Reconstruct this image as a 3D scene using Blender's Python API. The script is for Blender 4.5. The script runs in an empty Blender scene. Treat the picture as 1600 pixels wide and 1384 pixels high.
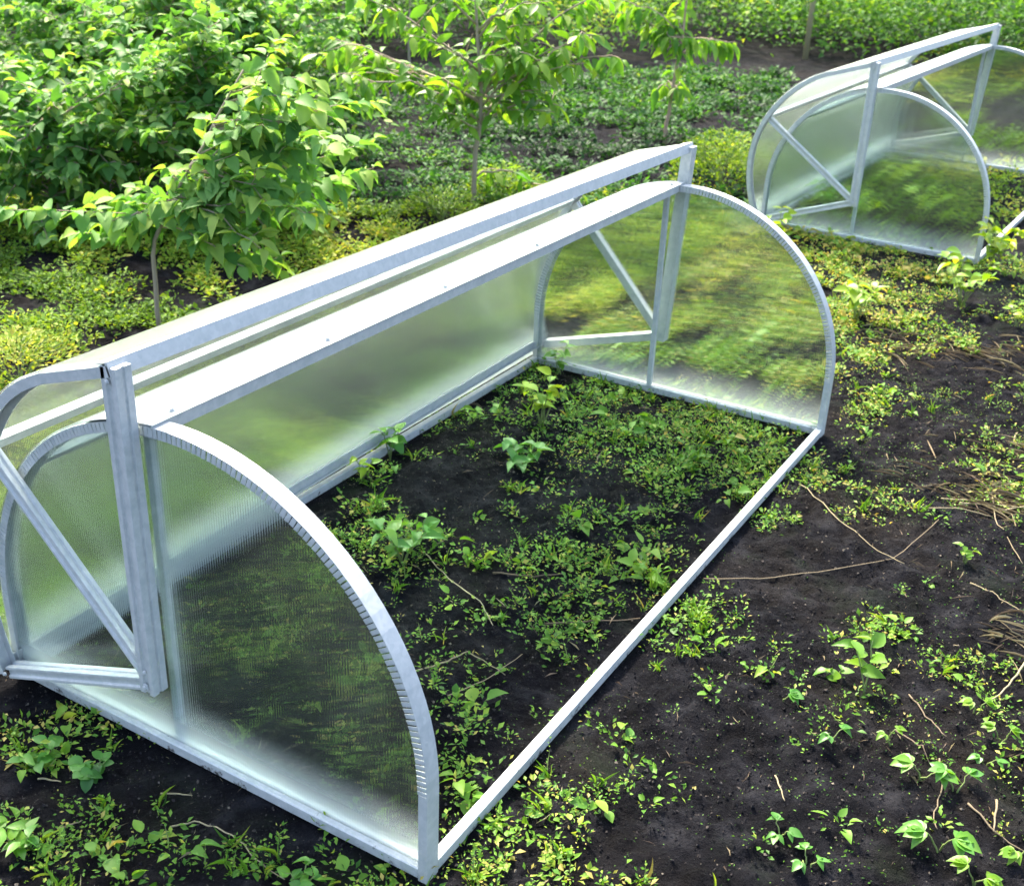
import bpy, math, random
import numpy as np
from mathutils import Matrix, Vector

SC = bpy.context.scene
COL = SC.collection
R = math.radians

# ------------------------------------------------------------------ camera
CAM = np.array([1.5545, -1.4082, 1.7762]); YAW, PITCH, ROLL, FPX = -.5246, -.4511, .0416, 1833.35
_f = np.array([math.sin(YAW)*math.cos(PITCH), math.cos(YAW)*math.cos(PITCH), math.sin(PITCH)])
_r = np.array([math.cos(YAW), -math.sin(YAW), 0.0]); _u = np.cross(_r, _f)
_r, _u = math.cos(ROLL)*_r + math.sin(ROLL)*_u, -math.sin(ROLL)*_r + math.cos(ROLL)*_u
cd = bpy.data.cameras.new('camera'); cam = bpy.data.objects.new('camera', cd); COL.objects.link(cam)
m = Matrix.Identity(4)
for i in range(3):
    m[i][0], m[i][1], m[i][2], m[i][3] = _r[i], _u[i], -_f[i], CAM[i]
cam.matrix_world = m
cd.sensor_width = 36; cd.lens = 36*FPX/1600; cd.clip_start = .05; cd.clip_end = 500
cd.dof.use_dof = True; cd.dof.focus_distance = 2.7; cd.dof.aperture_fstop = 6.3
SC.camera = cam

# ------------------------------------------------------------------ light
SUN_DIR = Vector((-.62, .50, .95)).normalized()          # towards the sun: behind and to the left
w = bpy.data.worlds.new('World'); SC.world = w; w.use_nodes = True
nt = w.node_tree; sky = nt.nodes.new('ShaderNodeTexSky'); sky.sky_type = 'NISHITA'; sky.sun_disc = False
sky.sun_elevation = math.asin(SUN_DIR.z); sky.sun_rotation = math.atan2(SUN_DIR.x, SUN_DIR.y)
sky.air_density = 1.0; sky.dust_density = 4.0; sky.ozone_density = .6
nt.links.new(sky.outputs[0], nt.nodes['Background'].inputs[0]); nt.nodes['Background'].inputs[1].default_value = .15
sl = bpy.data.lights.new('sun', 'SUN'); sl.energy = 3.0; sl.angle = R(6); sl.color = (1, .92, .77)
so = bpy.data.objects.new('sun', sl); COL.objects.link(so)
so.rotation_euler = SUN_DIR.to_track_quat('Z', 'Y').to_euler()
SC.view_settings.view_transform = 'Standard'; SC.view_settings.look = 'None'
SC.view_settings.exposure = 2.15; SC.view_settings.gamma = 1
cy = SC.cycles
cy.use_denoising = True; cy.max_bounces = 14; cy.transparent_max_bounces = 24; cy.transmission_bounces = 12
cy.glossy_bounces = 4; cy.diffuse_bounces = 3; cy.sample_clamp_indirect = 6

# ------------------------------------------------------------------ helpers
rng = np.random.default_rng(7)

def lattice(ix, iy, seed):
    n = (ix.astype(np.int64)*374761393 + iy.astype(np.int64)*668265263 + seed*982451653) & 0xffffffff
    n = ((n ^ (n >> 13))*1274126177) & 0xffffffff
    return ((n ^ (n >> 16)) & 0xffff)/65535.0

def vnoise(x, y, s, seed=0):
    x = np.asarray(x, float)/s; y = np.asarray(y, float)/s
    ix, iy = np.floor(x), np.floor(y); fx, fy = x-ix, y-iy
    fx = fx*fx*(3-2*fx); fy = fy*fy*(3-2*fy)
    a, b = lattice(ix, iy, seed), lattice(ix+1, iy, seed); c, d = lattice(ix, iy+1, seed), lattice(ix+1, iy+1, seed)
    return (a*(1-fx)+b*fx)*(1-fy)+(c*(1-fx)+d*fx)*fy

def fbm(x, y, s, seed=0, n=4):
    v = 0; a = .5
    for i in range(n):
        v = v + a*vnoise(x, y, s/2**i, seed+i); a *= .5
    return v/(1-.5**n)

def hgt(x, y):
    x = np.asarray(x, float); y = np.asarray(y, float)
    big = (fbm(x, y, 1.1, 3, 3)-.5)*.05
    mid = (fbm(x, y, .2, 11, 3)-.5)*.05
    fine = (vnoise(x, y, .024, 29)**2)*.010+(np.abs(fbm(x, y, .07, 23, 4)-.5))*.070
    near_frame = np.ones_like(x)
    for k in (0, 5.06):                                   # the soil is trodden level under the frames' rails
        dx = np.abs(np.abs(x)-.6); dy = np.minimum(np.abs(y-k), np.abs(y-k-2.47))
        inx = (np.abs(x) < .75); iny = (y > k-.15) & (y < k+2.62)
        near_frame = np.where(iny, np.minimum(near_frame, np.clip(dx/.12, .40, 1)), near_frame)
        near_frame = np.where(inx, np.minimum(near_frame, np.clip(dy/.12, .35, 1)), near_frame)
    return (big*.6+mid+fine)*near_frame - .010

def proj(x, y, z):
    d0, d1, d2 = x-CAM[0], y-CAM[1], z-CAM[2]
    zz = d0*_f[0]+d1*_f[1]+d2*_f[2]
    return (800+FPX*(d0*_r[0]+d1*_r[1]+d2*_r[2])/zz, 692-FPX*(d0*_u[0]+d1*_u[1]+d2*_u[2])/zz, zz)

def G(u, v, z=0):                                         # a point of the photograph on the ground
    d = _f+_r*(u-800)/FPX+_u*(692-v)/FPX; t = (z-CAM[2])/d[2]
    p = CAM+t*d
    return float(p[0]), float(p[1])

def tag(o, label=None, cat=None, group=None, kind=None):
    if label: o['label'] = label
    if cat: o['category'] = cat
    if group: o['group'] = group
    if kind: o['kind'] = kind
    return o

def empty(name, loc, rz=0):
    o = bpy.data.objects.new(name, None); COL.objects.link(o); o.location = loc; o.rotation_euler.z = rz
    o.empty_display_size = .1
    return o

def mesh_np(name, V, F, mat, parent=None, tint=None, smooth=False):
    """V (n,3); F list of arrays, one per polygon size."""
    me = bpy.data.meshes.new(name)
    F = [np.asarray(f, np.int32) for f in F if len(f)]
    me.vertices.add(len(V)); me.vertices.foreach_set('co', np.asarray(V, np.float32).ravel())
    loops = np.concatenate([f.ravel() for f in F]); sizes = np.concatenate([np.full(len(f), f.shape[1], np.int32) for f in F])
    starts = np.concatenate([[0], np.cumsum(sizes)[:-1]]).astype(np.int32)
    me.loops.add(len(loops)); me.loops.foreach_set('vertex_index', loops)
    me.polygons.add(len(sizes)); me.polygons.foreach_set('loop_start', starts); me.polygons.foreach_set('loop_total', sizes)
    me.polygons.foreach_set('use_smooth', np.full(len(sizes), bool(smooth)))
    me.update(calc_edges=True)
    if tint is not None:
        a = me.attributes.new('tint', 'FLOAT', 'POINT'); a.data.foreach_set('value', np.asarray(tint, np.float32))
    me.materials.append(mat)
    o = bpy.data.objects.new(name, me); COL.objects.link(o)
    if parent is not None: o.parent = parent
    return o

def copy_tree(o, parent=None):
    c = o.copy(); COL.objects.link(c); c.parent = parent
    for ch in list(o.children): copy_tree(ch, c)
    return c

class MB:
    """Collects plain geometry for one mesh."""
    def __init__(s): s.v = []; s.f = {}; s.n = 0; s.t = []
    def add(s, V, F, t=.5):
        V = np.asarray(V, float); s.v.append(V); s.t.append(np.full(len(V), t))
        for f in F: s.f.setdefault(len(f), []).append([i+s.n for i in f])
        s.n += len(V)
    def tube(s, P, rad, k=7, t=.5):
        P = np.asarray(P, float); n = len(P); rad = np.broadcast_to(rad, n)
        T = np.gradient(P, axis=0); T /= np.linalg.norm(T, axis=1)[:, None]+1e-9
        ref = np.array([0, 0, 1.]) if abs(T[0][2]) < .8 else np.array([1., 0, 0])
        A = np.cross(T, ref); A /= np.linalg.norm(A, axis=1)[:, None]+1e-9; B = np.cross(T, A)
        V = []; F = []
        for i in range(n):
            for j in range(k):
                a = 2*math.pi*j/k; V.append(P[i]+rad[i]*(math.cos(a)*A[i]+math.sin(a)*B[i]))
        for i in range(n-1):
            for j in range(k): F.append((i*k+j, i*k+(j+1) % k, (i+1)*k+(j+1) % k, (i+1)*k+j))
        F.append(tuple(range(k))[::-1]); F.append(tuple((n-1)*k+j for j in range(k)))
        s.add(V, F, t)
    def extrude_y(s, sec, y0, y1, tf, seg=1):
        """a polygon of the profile plane drawn out along the frame's length"""
        n = len(sec); V = []
        for i in range(seg+1):
            y = y0+(y1-y0)*i/seg
            for (x, z) in sec: V.append(tf(x, y, z))
        F = []
        for i in range(seg):
            for j in range(n): F.append((i*n+j, i*n+(j+1) % n, (i+1)*n+(j+1) % n, (i+1)*n+j))
        F.append(tuple(range(n))[::-1]); F.append(tuple(seg*n+j for j in range(n)))
        s.add(V, F)
    def sweep(s, path, sec, yc, tf):
        """sec (a outward, b along y) swept along a path of the profile plane"""
        P = np.asarray(path, float); T = np.gradient(P, axis=0)
        seg = P[1:]-P[:-1]; seg /= np.linalg.norm(seg, axis=1)[:, None]
        n = len(P); V = []
        for i in range(n):
            a = seg[max(0, i-1)]; b = seg[min(n-2, i)]; t = a+b; t /= np.linalg.norm(t)
            nn = np.array([t[1], -t[0]]); sc = 1/max(.5, float(t@a))
            for (p, q) in sec:
                c = P[i]+nn*p*sc; V.append(tf(c[0], yc+q, c[1]))
        k = len(sec); F = []
        for i in range(n-1):
            for j in range(k): F.append((i*k+j, i*k+(j+1) % k, (i+1)*k+(j+1) % k, (i+1)*k+j))
        F.append(tuple(range(k))[::-1]); F.append(tuple((n-1)*k+j for j in range(k)))
        s.add(V, F)
    def build(s, name, mat, parent=None, smooth=False, bevel=0, angle=30):
        V = np.concatenate(s.v); o = mesh_np(name, V, [np.array(f) for f in s.f.values()], mat, parent, np.concatenate(s.t), smooth)
        import bmesh
        b = bmesh.new(); b.from_mesh(o.data); bmesh.ops.recalc_face_normals(b, faces=b.faces)
        b.to_mesh(o.data); b.free()
        if bevel:
            md = o.modifiers.new('edge', 'BEVEL'); md.width = bevel; md.segments = 2; md.limit_method = 'ANGLE'; md.angle_limit = R(40)
        if smooth: pass
        return o

# ------------------------------------------------------------------ materials
def newmat(name):
    mt = bpy.data.materials.new(name); mt.use_nodes = True; t = mt.node_tree; t.nodes.clear()
    out = t.nodes.new('ShaderNodeOutputMaterial')
    return mt, t, out, t.nodes.new, t.links.new

def ramp(N, stops):
    n = N('ShaderNodeValToRGB'); e = n.color_ramp.elements
    e[0].position, e[0].color = stops[0][0], (*stops[0][1], 1); e[1].position, e[1].color = stops[-1][0], (*stops[-1][1], 1)
    for p, c in stops[1:-1]:
        x = e.new(p); x.color = (*c, 1)
    return n

def leaf_mat(name, stops, trans=.35, rough=.42, warm=(1.5, 1.25, .5), spec=.5):
    mt, t, out, N, L = newmat(name)
    at = N('ShaderNodeAttribute'); at.attribute_name = 'tint'
    tc = N('ShaderNodeTexCoord'); nz = N('ShaderNodeTexNoise'); nz.inputs['Scale'].default_value = 24; nz.inputs['Detail'].default_value = 3
    L(tc.outputs['Object'], nz.inputs['Vector'])
    mx = N('ShaderNodeMath'); mx.operation = 'MULTIPLY_ADD'; mx.inputs[1].default_value = .22; L(nz.outputs[0], mx.inputs[0])
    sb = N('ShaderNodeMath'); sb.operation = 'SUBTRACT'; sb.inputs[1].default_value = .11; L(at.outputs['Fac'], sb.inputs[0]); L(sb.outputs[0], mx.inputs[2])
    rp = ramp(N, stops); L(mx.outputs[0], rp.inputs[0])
    p = N('ShaderNodeBsdfPrincipled'); p.inputs['Roughness'].default_value = rough; p.inputs['Specular IOR Level'].default_value = spec
    L(rp.outputs[0], p.inputs['Base Color'])
    tr = N('ShaderNodeBsdfTranslucent'); ml = N('ShaderNodeMixRGB'); ml.blend_type = 'MULTIPLY'; ml.inputs[0].default_value = 1
    ml.inputs[2].default_value = (*warm, 1); L(rp.outputs[0], ml.inputs[1]); L(ml.outputs[0], tr.inputs[0])
    ms = N('ShaderNodeMixShader'); ms.inputs[0].default_value = trans; L(p.outputs[0], ms.inputs[1]); L(tr.outputs[0], ms.inputs[2])
    L(ms.outputs[0], out.inputs[0])
    return mt

M = {}
M['weed'] = leaf_mat('weed_leaf', [(0, (.025, .09, .012)), (.35, (.07, .20, .02)), (.7, (.15, .31, .03)), (.93, (.29, .38, .05)), (1, (.42, .36, .1))], .4, .5, spec=.3)
M['weed_yellow'] = leaf_mat('sunny_weed_leaf', [(0, (.05, .12, .012)), (.4, (.13, .26, .022)), (.75, (.25, .37, .035)), (1, (.42, .43, .09))], .4, .6, spec=.2)  # yellow of sunlit leaves put into the palette
M['crop'] = leaf_mat('crop_leaf', [(0, (.012, .05, .014)), (.5, (.035, .13, .022)), (.85, (.08, .24, .035)), (1, (.18, .3, .05))], .35, .6, spec=.25)
M['tree'] = leaf_mat('tree_leaf', [(0, (.04, .12, .03)), (.45, (.10, .24, .06)), (.8, (.19, .35, .09)), (1, (.33, .45, .10))], .42, .55, (1.2, 1.35, .4), .16)
M['cherry'] = leaf_mat('cherry_leaf', [(0, (.04, .12, .015)), (.5, (.09, .23, .025)), (.85, (.18, .33, .04)), (1, (.26, .38, .05))], .45, .45, (1.2, 1.35, .4), .3)
M['hedge'] = leaf_mat('hedge_leaf', [(0, (.03, .1, .02)), (.4, (.07, .21, .03)), (.8, (.15, .34, .04)), (1, (.32, .42, .06))], .45, .6, spec=.25)
M['plant_green'] = leaf_mat('plant_leaf', [(0, (.04, .15, .02)), (.6, (.09, .27, .03)), (1, (.2, .38, .04))], .4, .4)
M['plant_yellow'] = leaf_mat('yellow_plant_leaf', [(0, (.09, .24, .012)), (.5, (.22, .38, .018)), (1, (.42, .48, .03))], .45, .45)
M['flower'] = leaf_mat('white_flower', [(0, (.6, .62, .5)), (1, (.8, .8, .72))], .3, .6, (1, 1, 1))
M['dry'] = leaf_mat('dry_stalk', [(0, (.09, .06, .04)), (.5, (.22, .17, .1)), (1, (.42, .36, .2))], .1, .8, (1, 1, 1))
M['bark'] = leaf_mat('young_bark', [(0, (.13, .1, .07)), (.5, (.3, .24, .18)), (1, (.42, .27, .2))], 0, .75)
M['crumb'] = leaf_mat('soil_crumb', [(0, (.006, .006, .007)), (.6, (.022, .020, .022)), (.88, (.055, .047, .042)), (1, (.15, .13, .105))], 0, .9, spec=.1)
M['stem'] = leaf_mat('green_stem', [(0, (.08, .16, .04)), (1, (.3, .34, .1))], .1, .6)

def soil_mat():
    mt, t, out, N, L = newmat('soil')
    tc = N('ShaderNodeTexCoord')
    def noise(s, d=5, r=.6):
        n = N('ShaderNodeTexNoise'); n.inputs['Scale'].default_value = s; n.inputs['Detail'].default_value = d; n.inputs['Roughness'].default_value = r
        L(tc.outputs['Object'], n.inputs['Vector']); return n
    a = noise(9, 8, .65); c1 = ramp(N, [(.34, (.003, .003, .004)), (.52, (.009, .009, .012)), (.70, (.034, .034, .040))]); L(a.outputs[0], c1.inputs[0])
    b = noise(1.6, 4); c2 = ramp(N, [(.5, (0, 0, 0)), (.7, (1, 1, 1))]); L(b.outputs[0], c2.inputs[0])
    m1 = N('ShaderNodeMixRGB'); m1.inputs[2].default_value = (.050, .040, .030, 1); L(c1.outputs[0], m1.inputs[1])
    k = N('ShaderNodeMath'); k.operation = 'MULTIPLY'; k.inputs[1].default_value = .35; L(c2.outputs[0], k.inputs[0]); L(k.outputs[0], m1.inputs[0])
    g = noise(3.1, 6); c3 = ramp(N, [(.56, (0, 0, 0)), (.74, (1, 1, 1))]); L(g.outputs[0], c3.inputs[0])
    k2 = N('ShaderNodeMath'); k2.operation = 'MULTIPLY'; k2.inputs[1].default_value = .4; L(c3.outputs[0], k2.inputs[0])
    m2 = N('ShaderNodeMixRGB'); m2.inputs[2].default_value = (.030, .050, .026, 1); L(m1.outputs[0], m2.inputs[1]); L(k2.outputs[0], m2.inputs[0])
    p = N('ShaderNodeBsdfPrincipled'); p.inputs['Roughness'].default_value = .9; p.inputs['Specular IOR Level'].default_value = .08; L(m2.outputs[0], p.inputs['Base Color'])
    f1 = noise(70, 8, .7); f2 = noise(330, 4, .6)
    ad = N('ShaderNodeMath'); ad.operation = 'MULTIPLY_ADD'; ad.inputs[1].default_value = .35; L(f2.outputs[0], ad.inputs[0]); L(f1.outputs[0], ad.inputs[2])
    bp = N('ShaderNodeBump'); bp.inputs['Strength'].default_value = 1; bp.inputs['Distance'].default_value = .035
    L(ad.outputs[0], bp.inputs['Height']); L(bp.outputs[0], p.inputs['Normal']); L(p.outputs[0], out.inputs[0])
    return mt
M['soil'] = soil_mat()

def zinc_mat():
    mt, t, out, N, L = newmat('galvanised_steel')
    tc = N('ShaderNodeTexCoord')
    v = N('ShaderNodeTexVoronoi'); v.inputs['Scale'].default_value = 110; L(tc.outputs['Object'], v.inputs['Vector'])
    n = N('ShaderNodeTexNoise'); n.inputs['Scale'].default_value = 38; n.inputs['Detail'].default_value = 6; L(tc.outputs['Object'], n.inputs['Vector'])
    sp = N('ShaderNodeSeparateColor'); L(v.outputs['Color'], sp.inputs[0])
    ad = N('ShaderNodeMath'); ad.operation = 'MULTIPLY_ADD'; ad.inputs[1].default_value = .25; L(sp.outputs[0], ad.inputs[0]); L(n.outputs[0], ad.inputs[2])
    c = ramp(N, [(.35, (.43, .46, .455)), (.62, (.50, .515, .505)), (.85, (.56, .57, .56))]); L(ad.outputs[0], c.inputs[0])
    rr = N('ShaderNodeMapRange'); rr.inputs[3].default_value = .3; rr.inputs[4].default_value = .55; L(ad.outputs[0], rr.inputs[0])
    p = N('ShaderNodeBsdfPrincipled'); p.inputs['Metallic'].default_value = .12
    sz = N('ShaderNodeSeparateXYZ'); L(tc.outputs['Object'], sz.inputs[0])        # splashed mud low down, in spots
    mud = N('ShaderNodeTexNoise'); mud.inputs['Scale'].default_value = 26; mud.inputs['Detail'].default_value = 7; mud.inputs['Roughness'].default_value = .7
    L(tc.outputs['Object'], mud.inputs['Vector'])
    hr = N('ShaderNodeMapRange'); hr.inputs[1].default_value = 0; hr.inputs[2].default_value = .07; hr.inputs[3].default_value = .20; hr.inputs[4].default_value = -.05; L(sz.outputs['Z'], hr.inputs[0])
    am = N('ShaderNodeMath'); am.operation = 'ADD'; L(mud.outputs[0], am.inputs[0]); L(hr.outputs[0], am.inputs[1])
    mr = ramp(N, [(.72, (0, 0, 0)), (.80, (1, 1, 1))]); L(am.outputs[0], mr.inputs[0])
    mm = N('ShaderNodeMixRGB'); mm.inputs[2].default_value = (.05, .045, .04, 1); L(mr.outputs[0], mm.inputs[0]); L(c.outputs[0], mm.inputs[1])
    L(mm.outputs[0], p.inputs['Base Color']); L(rr.outputs[0], p.inputs['Roughness']); L(p.outputs[0], out.inputs[0])
    return mt
M['zinc'] = zinc_mat()

BUMP = .42
def sheet_mat(name, axis, base_glow, haze, clear, period=.0065):
    """twin-wall polycarbonate: fine flutes running across `axis`, dust and damp along its lower edges"""
    mt, t, out, N, L = newmat(name)
    tc = N('ShaderNodeTexCoord'); sx = N('ShaderNodeSeparateXYZ'); L(tc.outputs['Object'], sx.inputs[0])
    nz = N('ShaderNodeTexNoise'); nz.inputs['Scale'].default_value = 60; nz.inputs['Detail'].default_value = 4
    mp = N('ShaderNodeMapping'); mp.inputs['Scale'].default_value = (1, .08, .08) if axis == 'X' else (.08, 1, .08)
    L(tc.outputs['Object'], mp.inputs[0]); L(mp.outputs[0], nz.inputs['Vector'])
    def math_(op, a, b=None, c=None):
        m_ = N('ShaderNodeMath'); m_.operation = op
        for i, x in enumerate((a, b, c)):
            if x is None: continue
            if isinstance(x, (int, float)): m_.inputs[i].default_value = x
            else: L(x, m_.inputs[i])
        return m_.outputs[0]
    ph = math_('MULTIPLY', sx.outputs[axis], 2*math.pi/period)
    ph = math_('MULTIPLY_ADD', nz.outputs[0], .8, ph)
    h = math_('MULTIPLY_ADD', math_('SINE', ph), .5, math_('MULTIPLY', nz.outputs[0], .6))
    bp = N('ShaderNodeBump'); bp.inputs['Strength'].default_value = BUMP; bp.inputs['Distance'].default_value = .0006; L(h, bp.inputs['Height'])
    rf = N('ShaderNodeBsdfRefraction'); rf.inputs['IOR'].default_value = 1.12; rf.inputs['Roughness'].default_value = .045
    rf.inputs['Color'].default_value = (.90, .95, .93, 1); L(bp.outputs[0], rf.inputs['Normal'])
    tp = N('ShaderNodeBsdfTransparent'); tp.inputs[0].default_value = (.88, .93, .92, 1)
    m1 = N('ShaderNodeMixShader'); m1.inputs[0].default_value = 1-clear; L(tp.outputs[0], m1.inputs[1]); L(rf.outputs[0], m1.inputs[2])
    df = N('ShaderNodeBsdfDiffuse'); df.inputs[0].default_value = (.74, .78, .76, 1)
    tl = N('ShaderNodeBsdfTranslucent'); tl.inputs[0].default_value = (.74, .78, .76, 1)
    md = N('ShaderNodeMixShader'); md.inputs[0].default_value = .5; L(df.outputs[0], md.inputs[1]); L(tl.outputs[0], md.inputs[2])
    cl = N('ShaderNodeTexNoise'); cl.inputs['Scale'].default_value = 5; cl.inputs['Detail'].default_value = 5; L(tc.outputs['Object'], cl.inputs['Vector'])
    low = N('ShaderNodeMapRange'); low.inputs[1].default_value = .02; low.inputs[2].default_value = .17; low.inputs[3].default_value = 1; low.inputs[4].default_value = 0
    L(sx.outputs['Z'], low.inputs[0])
    lowp = math_('MULTIPLY', math_('POWER', low.outputs[0], 1.7), base_glow)  # pale reflection of the base rail painted in, fading upwards
    hz = math_('MULTIPLY_ADD', cl.outputs[0], haze*.8, haze*.6)
    st = math_('MULTIPLY', math_('SUBTRACT', nz.outputs[0], .5), haze*1.2)
    lw = N('ShaderNodeLayerWeight'); lw.inputs[0].default_value = .5      # haze and painted glow thicken at a shallow angle
    cosv = math_('MAXIMUM', math_('SUBTRACT', 1, lw.outputs['Facing']), .07)
    rib = math_('MULTIPLY', math_('POWER', math_('MAXIMUM', math_('SINE', math_('ADD', ph, 1.2)), 0), 7), .018 if axis == 'X' else .05)
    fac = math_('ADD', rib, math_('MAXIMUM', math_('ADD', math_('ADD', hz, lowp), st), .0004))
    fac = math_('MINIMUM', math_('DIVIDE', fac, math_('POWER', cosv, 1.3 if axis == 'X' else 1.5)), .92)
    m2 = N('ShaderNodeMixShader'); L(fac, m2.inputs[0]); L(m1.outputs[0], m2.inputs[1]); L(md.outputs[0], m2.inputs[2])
    gl = N('ShaderNodeBsdfGlossy'); gl.inputs['Roughness'].default_value = .16; gl.inputs[0].default_value = (1, 1, 1, 1); L(bp.outputs[0], gl.inputs['Normal'])
    fr = N('ShaderNodeFresnel'); fr.inputs['IOR'].default_value = 1.5
    gm = N('ShaderNodeNewGeometry'); ff = math_('MULTIPLY', fr.outputs[0], math_('SUBTRACT', 1, gm.outputs['Backfacing']))
    m3 = N('ShaderNodeMixShader'); L(ff, m3.inputs[0]); L(m2.outputs[0], m3.inputs[1]); L(gl.outputs[0], m3.inputs[2])
    L(m3.outputs[0], out.inputs[0])
    return mt
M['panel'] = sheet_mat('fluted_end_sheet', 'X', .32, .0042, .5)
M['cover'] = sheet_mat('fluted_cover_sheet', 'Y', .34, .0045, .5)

# ------------------------------------------------------------------ soil, one sheet to the horizon
def axis_coords(lo, hi, fine, far, a):
    c = list(np.arange(lo, hi, fine)); s = fine; x = hi
    while x < far: s *= 1.12; c.append(x); x += s
    s = fine; x = lo; L_ = []
    while x > -far: s *= 1.12; x -= s; L_.append(x)
    return np.array(L_[::-1]+c)
xs = axis_coords(-2.2, 2.4, .0095, 150, 0); ys = axis_coords(-1.1, 4.2, .0105, 150, 0)
X, Y = np.meshgrid(xs, ys); Z = hgt(X, Y)
nx, ny = len(xs), len(ys)
i = np.arange(nx-1)[None, :]+np.arange(ny-1)[:, None]*nx
F = np.stack([i, i+1, i+nx+1, i+nx], -1).reshape(-1, 4)
soil = mesh_np('ground', np.stack([X, Y, Z], -1).reshape(-1, 3), [F], M['soil'], smooth=True)
tag(soil, 'dark crumbly garden soil with thin moss', kind='structure')

# ------------------------------------------------------------------ the cold frame
LEN, K, H0, RAD = 2.47, .60, .217, .592
OX = -.08                                                 # where the lid is pinned
RX = -.05                                                 # the ridge
ident = lambda x, y, z: (x, y, z)

def arc(r, a0, a1, n, cx=0, kx=None):
    kx = r if kx is None else kx
    return [(cx+kx*math.cos(R(a)), H0+r*math.sin(R(a))) for a in np.linspace(a0, a1, n)]

TUBE = [(-.0, -.02), (.04, -.02), (.04, .02), (0, .02)]
def groove(w, d, g=.012, dp=.005):                         # box section with a pressed groove in its front
    return [(-w/2, -d/2), (-g/2-.002, -d/2), (-g/2, -d/2+dp), (g/2, -d/2+dp), (g/2+.002, -d/2), (w/2, -d/2), (w/2, -.004), (w/2-.004, -.002), (w/2-.004, .002), (w/2, .004), (w/2, d/2), (-w/2, d/2)]
def cchan(w, d, t=.0016):                                  # channel, open inwards
    return [(0, -w/2), (0, w/2), (-d, w/2), (-d, w/2-t), (-t, w/2-t), (-t, -w/2+t), (-d, -w/2+t), (-d, -w/2)]

def arch_mesh(mb, y, k, r, a0, a1, legs, tf, w=.040, d=.020, pitch=.0125):
    t = .0016
    A = arc(r, a0, a1, 49, kx=k)
    band = [(0, -w/2), (0, w/2), (-t, w/2), (-t, -w/2)]
    mb.sweep(A, [(p, q) for p, q in band], y, tf)
    tot = R(a1-a0)*r; n = int(tot/pitch)
    for side in (-1, 1):                                   # the crimped flange: one tongue after another
        for i in range(n):
            u0 = a0+(a1-a0)*(i+.08+rng.uniform(-.05, .05))/n; u1 = a0+(a1-a0)*(i+.84+rng.uniform(-.06, .06))/n
            V = []
            bend = rng.uniform(.0003, .0022)
            for (u, dd) in ((u0, 0), (u1, 0), (u1, d), (u0, d)):
                c, s = math.cos(R(u)), math.sin(R(u))
                for q in (0, t):
                    yy = y+side*(w/2-q)+side*(bend if (u == u1 and dd > 0) else 0)
                    V.append(tf((k-t-dd)*c, yy, H0+(r-t-dd)*s))
            mb.add(V, [(0, 2, 4, 6), (1, 7, 5, 3), (0, 1, 3, 2), (2, 3, 5, 4), (4, 5, 7, 6), (6, 7, 1, 0)])
    for sx in legs:
        if sx > 0: mb.sweep([(k, .0), (k, H0)], cchan(w, d), y, tf)
        else: mb.sweep([(-k, H0), (-k, .0)], cchan(w, d), y, tf)

def slab(path, th, y0, y1, tf, seg, name, mat, parent):
    """curved sheet of real thickness"""
    P = np.asarray(path); n = len(P); T = np.gradient(P, axis=0); T /= np.linalg.norm(T, axis=1)[:, None]
    Nn = np.stack([T[:, 1], -T[:, 0]], 1); mb = MB(); V = []
    for i in range(seg+1):
        y = y0+(y1-y0)*i/seg
        for off in (th, 0):
            for k_ in range(n):
                p = P[k_]+Nn[k_]*off; V.append(tf(p[0], y, p[1]))
    F = []; s = 2*n
    for i in range(seg):
        for k_ in range(n-1):
            a = i*s+k_; F.append((a, a+1, a+s+1, a+s)); b = a+n; F.append((b, b+s, b+s+1, b+1))
        F.append((i*s, i*s+s, i*s+s+n, i*s+n)); F.append((i*s+n-1, i*s+2*n-1, i*s+s+2*n-1, i*s+s+n-1))
    for k_ in range(n-1):
        F.append((k_, k_+n, k_+n+1, k_+1)); a = seg*s+k_; F.append((a, a+1, a+n+1, a+n))
    mb.add(V, F); o = mb.build(name, mat, parent)
    o.data.polygons.foreach_set('use_smooth', [abs(len(p.vertices)) == 4 for p in o.data.polygons])
    try:
        o.data.set_sharp_from_angle(angle=R(30))
    except Exception: pass
    return o

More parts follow.
